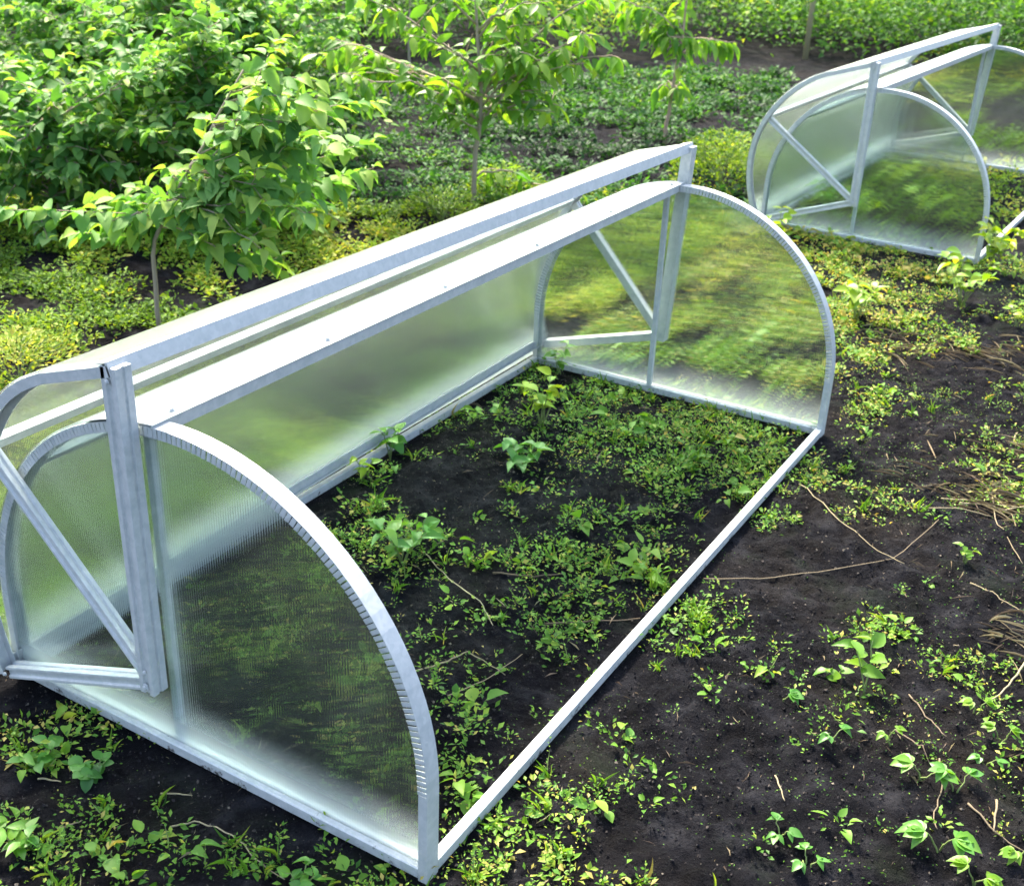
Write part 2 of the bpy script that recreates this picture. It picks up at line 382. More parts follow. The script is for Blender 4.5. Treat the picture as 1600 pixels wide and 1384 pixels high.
def make_frame(RR=(.682, .652, .618, .592, .575, .556, .545), BR=12):
    root = empty('cold_frame', (0, 0, 0))
    zb = .004; zt = .030
    for (p, q, lab) in (((K, .021), (K, LEN-.021), 'side'), ((-K, .021), (-K, LEN-.021), 'side')):
        mb = MB(); sgn = 1 if p[0] > 0 else -1
        x0, x1 = sorted((p[0], p[0]-sgn*.024))
        mb.extrude_y([(x0, zb), (x1, zb), (x1, zt), (x1-.003, zt+.001), (x0+.003, zt+.001), (x0, zt)], p[1], q[1], ident, 1)
        mb.build('base_rail', M['zinc'], root, bevel=.0015)
    for y in (0, LEN):
        mb = MB(); s = 1 if y == 0 else -1                  # end rail: an angle, the sheet stands in it
        secs = [(y-.018, zb), (y+.018, zb), (y+.018, zt-.004), (y+.015, zt-.002), (y+.004, zt-.002), (y+.004, zt-.010), (y-.004, zt-.010), (y-.004, zt-.002), (y-.015, zt-.002), (y-.018, zt-.004)]
        V = [(-K+.022, a, b) for a, b in secs]+[(K-.022, a, b) for a, b in secs]; n = len(secs)
        mb.add(V, [(i, (i+1) % n, n+(i+1) % n, n+i) for i in range(n)]+[tuple(range(n)), tuple(range(n, 2*n))])
        mb.build('base_rail', M['zinc'], root)
        mb = MB(); arch_mesh(mb, y, K, RAD, 0, 180, (1, -1), ident); mb.build('end_arch', M['zinc'], root)
        # end sheet, 4 mm
        prof = [(K-.004, zt-.008)]+arc(RAD-.004, 0, 180, 61, kx=K-.004)+[(-K+.004, zt-.008)]
        mb = MB(); n = len(prof); V = [(x, y-.002, z) for x, z in prof]+[(x, y+.002, z) for x, z in prof]
        mb.add(V, [tuple(range(n)), tuple(range(n, 2*n))[::-1]]+[(i, (i+1) % n, n+(i+1) % n, n+i) for i in range(n)])
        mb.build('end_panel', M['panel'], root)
        mb = MB(); mb.sweep([(OX-.004, zt+.001), (OX-.004, H0+RAD-.012)], [(-.009, -.009), (.009, -.009), (.009, .009), (-.009, .009)], y+s*.0135, ident)
        mb.build('strut', M['zinc'], root, bevel=.0015)
    # ridge: an inverted channel, and a purlin half way down the covered side
    rz = H0+RAD
    mb = MB(); mb.extrude_y([(RX+.012, rz+.004), (RX+.012, rz-.024), (RX+.0105, rz-.024), (RX+.0105, rz+.001), (RX-.030, rz-.003), (RX-.030, rz-.020), (RX-.0315, rz-.020), (RX-.0315, rz-.0005)], -.020, LEN+.020, ident, 1)
    rb = mb.build('ridge_beam', M['zinc'], root)
    ac = arc(RAD+.0062, 93.2, 112.5, 12, kx=K+.0062); ai = arc(RAD+.0050, 93.2, 112.5, 12, kx=K+.0050)
    mb = MB(); mb.extrude_y(ac+ai[::-1], -.021, LEN+.021, ident, 1); mb.build('added_ridge_strip', M['zinc'], root)  # strip added to give the cover sheet's top its white sheen
    for i in range(6):
        yy = .05+i*(LEN-.1)/5; mb = MB()
        for rr, z0, z1 in ((.0075, .0, .002), (.0045, .002, .006)):
            mb.add([(RX-.006+rr*math.cos(a), yy+rr*math.sin(a), rz+.0045+zz) for zz in (z0, z1) for a in np.linspace(0, 2*math.pi, 9)[:-1]], [tuple(range(8)), tuple(range(8, 16))]+[(j, (j+1) % 8, 8+(j+1) % 8, 8+j) for j in range(8)])
        mb.build('screw', M['zinc'], rb)
    c, s = math.cos(R(137)), math.sin(R(137)); px, pz = (K-.002)*c, H0+(RAD-.002)*s
    def loc(a, b): return (px+a*s+b*c*-1*-1, pz-a*c*1+b*s)
    mb = MB(); mb.extrude_y([loc(-.014, 0), loc(.014, 0), loc(.014, -.018), (loc(-.014, -.018))], .022, LEN-.022, ident, 1)
    mb.build('purlin', M['zinc'], root)
    path = arc(RAD+.001, 94, 180, 40, kx=K+.001)+[(-K-.001, H0-.1), (-K-.001, .035)]
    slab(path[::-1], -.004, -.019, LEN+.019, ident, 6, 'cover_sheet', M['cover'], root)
    # pins
    # ---- the lid, swung open over the covered side
    A0, A1 = R(107.6), R(104.6)
    def tf(x, y, z):
        a = A0+(A1-A0)*(y/LEN); dx, dz = x-OX, z-H0
        return (OX+dx*math.cos(a)-dz*math.sin(a), y, H0+dx*math.sin(a)+dz*math.cos(a))
    KL = K+.010                                            # the lid's own, flatter bow, measured from its pin
    ph = np.linspace(-.5, 92, 40); rr_ = np.interp(ph, [-.5, 8, 18.4, 29.4, 40, 52, 72, 92], [KL-OX, *RR])
    rr_ = np.convolve(np.pad(rr_, 3, mode='edge'), np.ones(7)/7, 'valid'); rr_[0] = KL-OX
    end = [(OX+r*math.cos(R(a)), H0+r*math.sin(R(a))) for a, r in zip(ph, rr_)]
    prof = [(KL, .0), (KL, H0*.5)]+end
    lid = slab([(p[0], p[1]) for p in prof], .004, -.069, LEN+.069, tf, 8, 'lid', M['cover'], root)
    lid['label'] = 'curved clear lid swung back over the covered side'
    for y in (-.05, LEN+.05):
        mb = MB(); mb.sweep(prof, [(p-.001, q) for p, q in cchan(.040, .022)], y, tf)
        mb.build('lid_arch', M['zinc'], lid)
        s = 1 if y < 0 else -1
        for (tgt, w_, dd, nm, r0) in ((prof[0], .040, .040, 'post', -.02), ((end[BR][0], end[BR][1]), .030, .026, 'brace', .024), (end[-1], .030, .034, 'bottom_bar', .021)):
            v = np.array(tgt)-np.array((OX, H0)); ln = np.linalg.norm(v); v /= ln
            p0 = np.array((OX, H0))+v*r0; p1 = np.array((OX, H0))+v*(ln-.003-(.02 if nm == 'post' else .024))
            if nm == 'post': p1 = np.array((OX, H0))+v*(ln-.004)
            sec = groove(w_, dd); yo = 0 if nm == 'post' else s*.004
            mb = MB(); mb.sweep([p0, p1], [(p, q*s) for p, q in sec], y+yo, tf); mb.build(nm, M['zinc'], lid, bevel=.0012)
        for (bx, bz, br, y0_) in ((OX, H0, .009, -.0205), (prof[0][0]-.030, prof[0][1]+.012, .0055, -.0205), (end[BR][0]*.955, end[BR][1]*.97, .0055, -.0205), (end[-1][0]+.004, end[-1][1]-.032, .0055, -.0205), (OX+.035, H0-.012, .0055, -.0205)):
            mb = MB()                                      # bolts and rivet heads
            for rr, ya, yb in ((br, y0_, y0_-br*.5), (br*.6, y0_-br*.5, y0_-br)):
                sec = [(bx+rr*math.cos(a), bz+rr*math.sin(a)) for a in np.linspace(0, 2*math.pi, 7)[:-1]]
                mb.extrude_y(sec, y+s*ya, y+s*yb, tf, 1)
            mb.build('bolt', M['zinc'], lid)
    # long members of the lid: its lower edge (now on top), its purlin and its ridge edge
    def rel(P, Q, a, b):
        P = np.array(P); Q = np.array(Q); t_ = (Q-P)/np.linalg.norm(Q-P); n_ = np.array([-t_[1], t_[0]])
        return tuple(P+t_*a+n_*b)
    P, Q = prof[0], prof[1]
    mb = MB(); mb.extrude_y([rel(P, Q, a, b) for a, b in ((-.003, -.0065), (.034, -.0065), (.034, -.005), (.004, -.005), (.004, .024), (.002, .026), (-.003, .026))], -.070, LEN+.070, tf, 8)
    mb.build('lid_beam', M['zinc'], lid)
    P, Q = end[BR], end[BR+1]
    mb = MB(); mb.extrude_y([rel(P, Q, a, b) for a, b in ((-.014, .001), (.014, .001), (.014, .022), (-.014, .022))], -.028, LEN+.028, tf, 8)
    mb.build('lid_purlin', M['zinc'], lid)
    P, Q = end[-1], end[-2]
    mb = MB(); mb.extrude_y([rel(P, Q, a, b) for a, b in ((-.002, -.001), (.030, -.001), (.030, -.018), (.028, -.018), (.0, -.003), (0, -.022), (-.002, -.022))], -.028, LEN+.028, tf, 8)
    mb.build('lid_beam', M['zinc'], lid)
    return root

frame = make_frame()
tag(frame, 'large near clear arched cold frame with its lid swung open over bare weedy soil', 'cold frame', 'arched cold frames')
frame2 = make_frame((.694, .688, .680, .668, .650, .605, .565), 16)
frame2.location = (.0127, 5.06, .012); frame2.rotation_euler.z = -.0308; frame2.scale = (1.02, 1.02, 1.02)
tag(frame2, 'smaller looking clear arched cold frame standing behind the near one at the upper right', 'cold frame', 'arched cold frames')

# ------------------------------------------------------------------ foliage generators
def leaf_template(kind):
    if kind == 'small':                                    # folded lozenge
        V = np.array([[0, 0, 0], [.26, .5, .07], [0, 1, -.05], [-.26, .5, .07], [0, .5, 0]]); T = [(0, 1, 4), (1, 2, 4), (2, 3, 4), (3, 0, 4)]
        return V, np.array(T), None
    ts = [0, .14, .36, .6, .82, 1]
    hw = {'ovate': [.015, .22, .33, .29, .15, .0], 'long': [.012, .12, .20, .19, .11, 0], 'round': [.03, .34, .46, .44, .30, .02]}[kind]
    V = []
    for t, h in zip(ts, hw):
        for s in (-1, 0, 1): V.append([s*h, t, abs(s)*h*.38-.32*t*t])
    T = []
    for i in range(5):
        for j in (0, 1): a = i*3+j; T.append((a, a+1, a+4, a+3))
    return np.array(V), None, np.array(T)

TEMPL = {k: leaf_template(k) for k in ('small', 'ovate', 'long', 'round')}

class Leaves:
    def __init__(s, kind): s.V0, s.T3, s.T4 = TEMPL[kind]; s.P = []; s.D = []; s.U = []; s.S = []; s.T = []
    def add(s, P, D, U, S, T):
        s.P.append(np.atleast_2d(P)); s.D.append(np.atleast_2d(D)); s.U.append(np.atleast_2d(U)); s.S.append(np.atleast_1d(S)); s.T.append(np.atleast_1d(T))
    def arrays(s):
        P, D, U = [np.concatenate(a) for a in (s.P, s.D, s.U)]; S = np.concatenate(s.S); T = np.concatenate(s.T)
        D = D/(np.linalg.norm(D, axis=1)[:, None]+1e-9); X = np.cross(D, U); X /= np.linalg.norm(X, axis=1)[:, None]+1e-9; Zn = np.cross(X, D)
        V0 = s.V0; n, k = len(P), len(V0)
        wv = .8+.4*rng.random(n); cv = .4+1.5*rng.random(n)
        V = P[:, None, :]+S[:, None, None]*(X[:, None, :]*(V0[None, :, 0:1]*wv[:, None, None])+D[:, None, :]*V0[None, :, 1:2]+Zn[:, None, :]*(V0[None, :, 2:3]*cv[:, None, None]))
        off = (np.arange(n)*k)[:, None, None]
        F3 = (s.T3[None]+off).reshape(-1, 3) if s.T3 is not None else None
        F4 = (s.T4[None]+off).reshape(-1, 4) if s.T4 is not None else None
        return V.reshape(-1, 3), F3, F4, np.repeat(T, k)
    def build(s, name, mat, parent=None):
        V, F3, F4, T = s.arrays()
        return mesh_np(name, V, [f for f in (F3, F4) if f is not None], mat, parent, T, smooth=s.T4 is not None)

def rdir(n, up=0.0, spread=1.0):
    a = rng.random(n)*2*math.pi; D = np.stack([np.cos(a)*spread, np.sin(a)*spread, np.full(n, up)+rng.normal(size=n)*.3], 1)
    return D
def jup(n, s=.45): return np.array([0, 0, 1.])+rng.normal(size=(n, 3))*s

def visible(x, y, mz=0, mg=90):
    u, v, zz = proj(x, y, mz); return (zz > .3) & (u > -mg) & (u < 1600+mg) & (v > -mg*1.5) & (v < 1384+mg)

def rosettes(L_, x, y, size, nleaf, hspread, tint, tsp=.15, up=.5):
    """tufts of small leaves: x,y arrays of tuft centres, size array of leaf length"""
    n = len(x); z = hgt(x, y)
    for k in range(nleaf):
        a = rng.random(n)*2*math.pi; r = rng.random(n)**.7*hspread*size
        hh = rng.random(n)*size*1.6*up
        P = np.stack([x+np.cos(a)*r, y+np.sin(a)*r, z+hh+.002], 1)
        D = np.stack([np.cos(a+rng.normal(size=n)*.5), np.sin(a+rng.normal(size=n)*.5), .35+rng.normal(size=n)*.35], 1)
        L_.add(P, D, jup(n, .4), size*(.6+.8*rng.random(n)), np.clip(tint+rng.normal(size=n)*tsp, 0, 1))

# ------------------------------------------------------------------ ground weeds near the camera and in the frame
BL = [(1090, 690, 150, 62, .95), (960, 645, 90, 42, .7), (860, 700, 90, 40, .45), (950, 815, 95, 36, .55), (845, 885, 70, 26, .7), (1060, 960, 85, 45, .8), (880, 965, 80, 42, .75),
      (700, 1110, 55, 80, .6), (660, 890, 90, 50, .5), (560, 850, 70, 50, .55), (760, 650, 90, 40, .4), (1180, 735, 60, 55, .8), (700, 1200, 50, 60, .6), (780, 1320, 120, 60, .5), (1060, 1280, 60, 50, .35),
      (60, 1165, 80, 36, .95), (150, 1150, 80, 42, .9), (80, 1320, 100, 60, .85), (250, 1340, 70, 40, .5), (420, 1350, 70, 34, .7), (500, 1384, 80, 30, .8), (520, 1265, 60, 40, .45), (330, 1220, 60, 30, .2),
      (1330, 630, 55, 40, .7), (1290, 560, 40, 80, .7), (1360, 790, 70, 25, .3), (1570, 690, 50, 70, .35), (1590, 780, 50, 30, .7), (1440, 1290, 120, 70, .25), (1570, 1090, 60, 50, .45), (1210, 800, 30, 30, .5),
      (1320, 1110, 50, 22, .6), (1350, 1000, 40, 45, .35), (1420, 385, 140, 30, .95), (1300, 405, 60, 25, .95), (1390, 455, 80, 30, .45), (1330, 505, 50, 35, .7), (1560, 480, 80, 40, .2), (1450, 545, 90, 14, .5),
      (1570, 320, 60, 50, .5), (1590, 420, 60, 40, .3), (960, 1140, 60, 40, .3), (930, 1270, 110, 60, .28), (610, 1380, 60, 30, .8), (1200, 1330, 200, 60, .2), (1180, 1220, 120, 60, .16)]
def cover(x, y):
    u, v, zz = proj(x, y, 0); d = np.where((np.abs(x) < .58) & (y > 0) & (y < 2.45), .17, .06)
    for (a, b, c, e, s) in BL: d = np.maximum(d, s*np.exp(-.5*(((u-a)/c)**2+((v-b)/e)**2)**1.2))
    return d, u, v

def near_weeds():
    n = 240000
    x = rng.uniform(-1.9, 2.6, n); y = rng.uniform(-1.0, 5.2, n); k = visible(x, y); x, y = x[k], y[k]
    left = (x < -.66)
    d, u, v = cover(x, y); f = fbm(x, y, .16, 41, 3); f2 = fbm(x, y, .7, 77, 2)
    pr = np.clip((d*1.6+(f-.5)*1.5-.12), 0, 1)**1.3+.025*(f2 > .45)
    back = (x > -.6) & (x < .6) & (y > 2.5) & (y < 7.6); pr = np.where(back, np.clip(.4+(f-.5)*3, 0, 1), pr)
    keep = (rng.random(len(x)) < pr*.13*np.where(u < 560, .75, 1)) & ~left
    keep &= ~((np.abs(np.abs(x)-.588) < .022) & (y > -.05) & (y < 2.52))
    x, y, v, u, d = x[keep], y[keep], v[keep], u[keep], d[keep]
    A = Leaves('small'); B = Leaves('ovate')
    sz = .009+.013*rng.random(len(x))**2+.004*(v < 600)
    warm = np.clip(.62+.22*(v < 520)+.12*(fbm(x, y, .4, 5, 2)-.5)*4, .1, .95)
    rosettes(A, x, y, sz*.85, 14, 2.6, warm, .25, 1.1)
    # upright sprigs: thread stems with small leaves in pairs, and grass blades
    q = rng.random(len(x)) < .16; sx_, sy_ = x[q], y[q]; n_ = len(sx_); C = Leaves('small'); St = Leaves('small')
    hh = .02+.05*rng.random(n_); la = rng.normal(size=(n_, 2))*.35; z0 = hgt(sx_, sy_)
    St.add(np.stack([sx_, sy_, z0], 1), np.stack([la[:, 0], la[:, 1], np.ones(n_)], 1), rdir(n_), hh*1.1, np.full(n_, .5))
    St.V0 = St.V0*np.array([.10, 1, .3])
    for j in range(9):
        t = (j+1)/9; a = rng.random(n_)*6.28
        C.add(np.stack([sx_+la[:, 0]*hh*t, sy_+la[:, 1]*hh*t, z0+hh*t], 1), np.stack([np.cos(a), np.sin(a), .3+rng.normal(size=n_)*.3], 1), jup(n_, .3), (.007+.008*rng.random(n_))*(1.2-.5*t), np.clip(.6+rng.normal(size=n_)*.2, 0, 1))
    o = C.build('weed_sprigs', M['weed']); tag(o, 'thin upright weed sprigs with tiny paired leaves', kind='stuff')
    o = St.build('weed_stems', M['stem']); tag(o, 'thread thin weed stems standing in the soil', kind='stuff')
    g = rng.random(len(x)) < .10; gx = np.repeat(x[g], 5)+rng.normal(size=5*g.sum())*.006; gy = np.repeat(y[g], 5)+rng.normal(size=5*g.sum())*.006; n_ = len(gx)
    B2 = Leaves('long'); B2.V0 = B2.V0*np.array([.22, 1, 1.6]); B2.add(np.stack([gx, gy, hgt(gx, gy)], 1), np.stack([rng.normal(size=n_)*.5, rng.normal(size=n_)*.5, np.ones(n_)], 1), rdir(n_), (.02+.035*rng.random(n_)), np.clip(.6+rng.normal(size=n_)*.2, 0, 1))
    o = B2.build('grass_blades', M['weed']); tag(o, 'single fine grass blades among the weeds', kind='stuff')
    s = rng.random(len(x)) < .10
    rosettes(B, x[s], y[s], sz[s]*1.9, 4, 1.0, warm[s], .15, .6)
    o = A.build('ground_weeds', M['weed']); tag(o, 'low small leaved green weeds creeping over the dark soil', kind='stuff')
    o = B.build('broadleaf_weeds', M['weed']); tag(o, 'scattered broader leaved weed seedlings on the soil', kind='stuff')
near_weeds()

def left_weeds():
    n = 150000
    x = rng.uniform(-9, -.66, n); y = rng.uniform(-.6, 6.5, n); k = visible(x, y); x, y = x[k], y[k]
    u, v, zz = proj(x, y, 0)
    f = fbm(x, y, .24, 91, 4); f1 = fbm(x, y, .09, 191, 2)
    pr = np.clip(.50+(f-.52)*4.5+(f1-.5)*1.8, .01, 1)
    line = 330+0*u                                        # the sunny weeds end where the crop rows begin
    pr = np.where((v < 330) & (u > 200), 0, pr); pr *= np.clip((v-240)/60, 0, 1)
    keep = rng.random(len(x)) < pr*np.clip(.55*(4.6/zz)**1.2, .1, .8)
    x, y, v, u, zz = [a[keep] for a in (x, y, v, u, zz)]
    sz = .011+.0028*zz*(.6+.8*rng.random(len(x)))*.9
    A = Leaves('small'); rosettes(A, x, y, sz, 10, 1.9, np.clip(.42+1.1*(fbm(x, y, .5, 55, 2)-.5), 0, 1), .24, 1.1)
    o = A.build('sunny_weeds', M['weed_yellow']); tag(o, 'yellow green weeds in the sun left of the near cold frame', kind='stuff')
left_weeds()

def crop_rows():
    n = 130000
    x = rng.uniform(-9, 1.2, n); y = rng.uniform(3.6, 16, n); k = visible(x, y); x, y = x[k], y[k]
    u, v, zz = proj(x, y, 0)
    reg = (u > 470) & (u < 1230) & (v < 345) & (v > 118)
    x, y, u, v, zz = [a[reg] for a in (x, y, u, v, zz)]
    s = (x*-.48+y*.877)                                    # rows run across the view
    row = .5+.5*np.cos(2*math.pi*s/.55+3*fbm(x, y, 1.5, 61, 2))
    pr = np.clip(row*1.7+(fbm(x, y, .4, 62, 3)-.5)*2.4-.75, .02, 1)
    keep = rng.random(len(x)) < pr*.5
    x, y, v, zz = x[keep], y[keep], v[keep], zz[keep]
    sz = .020+.0026*zz*(.6+.8*rng.random(len(x)))
    A = Leaves('small'); rosettes(A, x, y, sz, 8, 1.6, np.clip(.40+.5*(fbm(x, y, 1.0, 63, 2)-.5)*2, 0, 1), .2, 1.2)
    o = A.build('crop_rows', M['crop']); tag(o, 'dark green low crop growing in rows behind the near cold frame', kind='stuff')
crop_rows()

def middle_weeds():
    n = 90000
    x = rng.uniform(-8, 5, n); y = rng.uniform(2.4, 16, n); k = visible(x, y) & (x > -1.75); x, y = x[k], y[k]
    u, v, zz = proj(x, y, 0)
    d = np.exp(-.5*(((v-330)/60)**2))*.9
    band = (v > 190)&(v < 460) & (u > 1060)
    f = fbm(x, y, .5, 71, 3)
    pr = np.where(band, np.clip(.30+(f-.5)*4.5, 0, 1)*np.where((v > 400) & (u > 1340), .2, 1), np.clip((f-.42)*2, 0, .7)*(v < 200)*(v > 60))
    pr = np.where((np.abs(x) < .62) & (y > 5.1) & (y < 7.6), .85, pr)
    pr = np.where((u < 1000) & (v > 300) & (v < 420) & (x < -.66), .8, pr)
    keep = rng.random(len(x)) < pr*.32; x, y, v, zz = x[keep], y[keep], v[keep], zz[keep]
    sz = .014+.0024*zz*(.6+.8*rng.random(len(x)))
    A = Leaves('small'); rosettes(A, x, y, sz, 9, 1.6, np.clip(.5+.9*(fbm(x, y, .6, 72, 2)-.5)*2, 0, 1), .2, .9)
    o = A.build('rough_weeds', M['weed_yellow']); tag(o, 'mixed weeds between and beside the two cold frames', kind='stuff')
middle_weeds()

def specks():
    n = 170000; x = rng.uniform(-1.6, 2.8, n); y = rng.uniform(-1.0, 4.8, n); k = visible(x, y); x, y = x[k], y[k]
    u, v, zz = proj(x, y, 0); f = fbm(x, y, .3, 301, 4)
    pr = np.clip(.10+(f-.5)*1.3, .015, 1)+.5*np.exp(-.5*(((u-1400)/170)**2+((v-690)/95)**2))*np.clip(.4+(f-.5)*4, 0, 1)
    k = rng.random(len(x)) < pr; x, y, v = x[k], y[k], v[k]; n = len(x)
    A = Leaves('small'); A.add(np.stack([x, y, hgt(x, y)+.003], 1), rdir(n, .2), jup(n, .5), .003+.006*rng.random(n)**2, np.clip(.33+rng.normal(size=n)*.25, 0, 1))
    o = A.build('moss_specks', M['weed']); tag(o, 'tiny moss and seedling specks dotted over the dark soil', kind='stuff')
specks()

# litter: crumbs of soil, straw bits
def litter():
    n = 8000; x = rng.uniform(-1.5, 2.3, n); y = rng.uniform(-.9, 4.5, n); k = visible(x, y); x, y = x[k], y[k]
    keep = rng.random(len(x)) < np.clip(.35+(fbm(x, y, .5, 31, 2)-.4)*2+.5*(x > 1.0), .05, 1); x, y = x[keep], y[keep]
    A = Leaves('small'); n = len(x); z = hgt(x, y)
    D = rdir(n, .05); L_ = .008+.05*rng.random(n)**3.5
    A.add(np.stack([x, y, z+.004], 1), D, jup(n, .8), L_, rng.random(n)**1.6)
    A.V0 = A.V0*np.array([.14, 1, 1]); o = A.build('straw_litter', M['dry']); tag(o, 'bits of dry straw and stalk lying on the soil', kind='stuff')
    A = Leaves('long'); A.V0 = A.V0*np.array([.07, 1, .5])      # raked straw at the right edge and on the brown patch
    for (u, v, sp, m_) in ((1560, 785, .13, 260), (1600, 720, .12, 120), (1440, 545, .16, 160), (1590, 1010, .10, 70), (1590, 560, .2, 90)):
        cx, cy_ = G(u, v); px = cx+rng.normal(size=m_)*sp; py = cy_+rng.normal(size=m_)*sp*.5; a = rng.normal(size=m_)*.6+.3
        A.add(np.stack([px, py, hgt(px, py)+.004+.014*rng.random(m_)], 1), np.stack([np.cos(a), np.sin(a), rng.normal(size=m_)*.10], 1), jup(m_, .4), .04+.12*rng.random(m_), rng.random(m_))
    o = A.build('raked_straw', M['dry']); tag(o, 'loose dry straw raked together at the right edge', kind='stuff')
    # crumbs
    n = 150000; x = rng.uniform(-1.4, 2.4, n); y = rng.uniform(-.95, 3.6, n); k = visible(x, y); x, y = x[k], y[k]; n = len(x)
    oc = np.array([[1, 0, 0], [-1, 0, 0], [0, 1, 0], [0, -1, 0], [0, 0, 1], [0, 0, -1]], float)
    fc = np.array([[0, 2, 4], [2, 1, 4], [1, 3, 4], [3, 0, 4], [2, 0, 5], [1, 2, 5], [3, 1, 5], [0, 3, 5]])
    r = .0009+.0036*rng.random(n)**4
    V = np.stack([x, y, hgt(x, y)+r*.3], 1)[:, None, :]+oc[None]*r[:, None, None]*(.6+.7*rng.random((n, 6, 1)))
    V = V+rng.normal(size=V.shape)*r[:, None, None]*.22
    F = (fc[None]+(np.arange(n)*6)[:, None, None]).reshape(-1, 3)
    o = mesh_np('soil_crumbs', V.reshape(-1, 3), [F], M['crumb'], tint=np.repeat(rng.random(n), 6)); tag(o, 'loose crumbs and clods of dark soil', kind='stuff')
litter()

# ------------------------------------------------------------------ background growth beyond the beds
def far_growth():
    """tall mixed greenery closing the view: many leafy stems"""
    n = 9500; A = Leaves('ovate'); S = []
    x = rng.uniform(-20, 4, n); y = rng.uniform(4, 34, n); u, v, zz = proj(x, y, 0)
    top = (u > 1040) & (v < 74+(u-1060)*.10) & (v > -140)
    mid = (u > 560) & (u <= 1060) & (v < 92) & (v > -140)
    lf = (u <= 560) & (u > -80) & (v < 120) & (v > -200)
    k = top | mid | lf; x, y, u, v, zz = [a[k] for a in (x, y, u, v, zz)]
    k = rng.random(len(x)) < np.clip(.9, 0, 1); x, y, u, zz = x[k], y[k], u[k], zz[k]
    hh = 1.05*(.45+1.1*fbm(x, y, .7, 205, 3))*(.6+.7*rng.random(len(x)))
    for j in range(64):
        t = rng.random(len(x))**.7; a = rng.random(len(x))*2*math.pi; r = (.08+.30*rng.random(len(x)))*(1.15-t*.7)
        P = np.stack([x+np.cos(a)*r, y+np.sin(a)*r, hgt(x, y)+t*hh+.02], 1)
        D = np.stack([np.cos(a+rng.normal(size=len(x))*.6), np.sin(a+rng.normal(size=len(x))*.6), .15+rng.normal(size=len(x))*.35], 1)
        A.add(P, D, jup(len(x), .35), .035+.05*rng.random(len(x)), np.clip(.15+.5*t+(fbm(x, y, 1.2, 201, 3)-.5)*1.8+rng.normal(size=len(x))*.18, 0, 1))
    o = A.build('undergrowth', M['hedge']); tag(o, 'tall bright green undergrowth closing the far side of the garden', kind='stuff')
far_growth()

# ------------------------------------------------------------------ trees and shrubs
def curve_pts(p0, p1, sag, n=7, jit=.01, rs=None):
    p0 = np.array(p0, float); p1 = np.array(p1, float); t = np.linspace(0, 1, n)[:, None]
    P = p0+(p1-p0)*t; P[:, 2] += sag*4*(t*(1-t))[:, 0]; J = rng.normal(size=P.shape)*jit; J[0] = 0; J[-1] = 0
    return P+J

def tree(name, base, label, cat, trunk, branches, leaf, size, dens, mat, droop, tint=.5, tsp=.2, rad=.012, group=None, bark=.5):
    """trunk: points above the base; branches: (height fraction, tip offset, sag)"""
    bz = float(hgt(base[0], base[1])); root = tag(empty(name, (base[0], base[1], bz)), label, cat, group)
    tb = MB(); T = np.array([(0, 0, -.03)]+[tuple(p) for p in trunk], float)
    ts = np.linspace(0, 1, len(T)); tt = np.linspace(0, 1, 14); TP = np.stack([np.interp(tt, ts, T[:, i]) for i in range(3)], 1)
    TP[1:-1] += rng.normal(size=(12, 3))*.004
    tb.tube(TP, np.linspace(1, .25, 14)**.8*rad, 8, bark)
    tb.build('trunk', M['bark'], root, smooth=True)
    Lf = Leaves(leaf); bb = MB()
    def leafy(P, sz, nn, start=.15):
        k = nn; t = start+(1-start)*(np.arange(k)+rng.random(k)*.8)/k; t = np.clip(t, 0, 1)
        q = np.linspace(0, 1, len(P)); C = np.stack([np.interp(t, q, P[:, i]) for i in range(3)], 1)
        T_ = np.stack([np.interp(t, q, np.gradient(P[:, i])) for i in range(3)], 1); T_ /= np.linalg.norm(T_, axis=1)[:, None]+1e-9
        a = np.arange(k)*2.4+rng.random()*6
        side = np.stack([np.cos(a), np.sin(a), np.zeros(k)], 1)
        D = T_*.55+side*.8+np.array([0, 0, 1.])*(-droop+rng.normal(size=k)*.3)[:, None]
        D /= np.linalg.norm(D, axis=1)[:, None]
        Lf.add(C+D*.012, D, np.array([0, 0, 1.])+side*.25+rng.normal(size=(k, 3))*.35, sz*(.65+.6*rng.random(k))*np.where(t > .93, .7, 1), np.clip(tint+rng.normal(size=k)*tsp+np.where(t > .9, .25, 0), 0, 1))
    for (fh, off, sag) in branches:
        q = np.linspace(0, 1, len(TP)); p0 = np.array([np.interp(fh, q, TP[:, i]) for i in range(3)]); p1 = p0+np.array(off)
        B = curve_pts(p0, p1, sag, 8, .008); ln = np.linalg.norm(np.array(off))
        bb.tube(B, np.linspace(rad*.45, rad*.16, len(B)), 5, .6)
        leafy(B, size, max(5, int(ln*dens)))
        for _ in range(int(ln*6)):                          # side twigs
            t = .25+.7*rng.random(); k_ = int(t*(len(B)-1)); d = rng.normal(size=3)*.16; d[2] = abs(d[2])*.5-.1*droop; d += np.array(off)/ln*.1
            C = curve_pts(B[k_], B[k_]+d, .01, 5, .004); bb.tube(C, np.linspace(rad*.22, rad*.1, 5), 4, .7)
            leafy(C, size*.9, max(4, int(np.linalg.norm(d)*dens*1.3)))
    if branches: leafy(TP[6:], size*.9, int(16+10*rng.random()), 0)
    if branches: bb.build('branches', M['bark'], root, smooth=True)
    Lf.build('crown', mat, root)
    return root

cr, sr = _r[0]/math.hypot(_r[0], _r[1]), _r[1]/math.hypot(_r[0], _r[1])
def sv(a, b, c=0.0): return (a*cr-b*sr, a*sr+b*cr, c)      # a: to the right as one looks in, b: away, c: up
def spray(n, a0, a1, c0, c1, b=.3, f0=.35, f1=1.0, sag=.05):
    out = []
    for _ in range(n):
        x, y, _z = sv(rng.uniform(a0, a1), rng.uniform(-b, b)); out.append((rng.uniform(f0, f1), (x, y, rng.uniform(c0, c1)), sag*rng.random()))
    return out

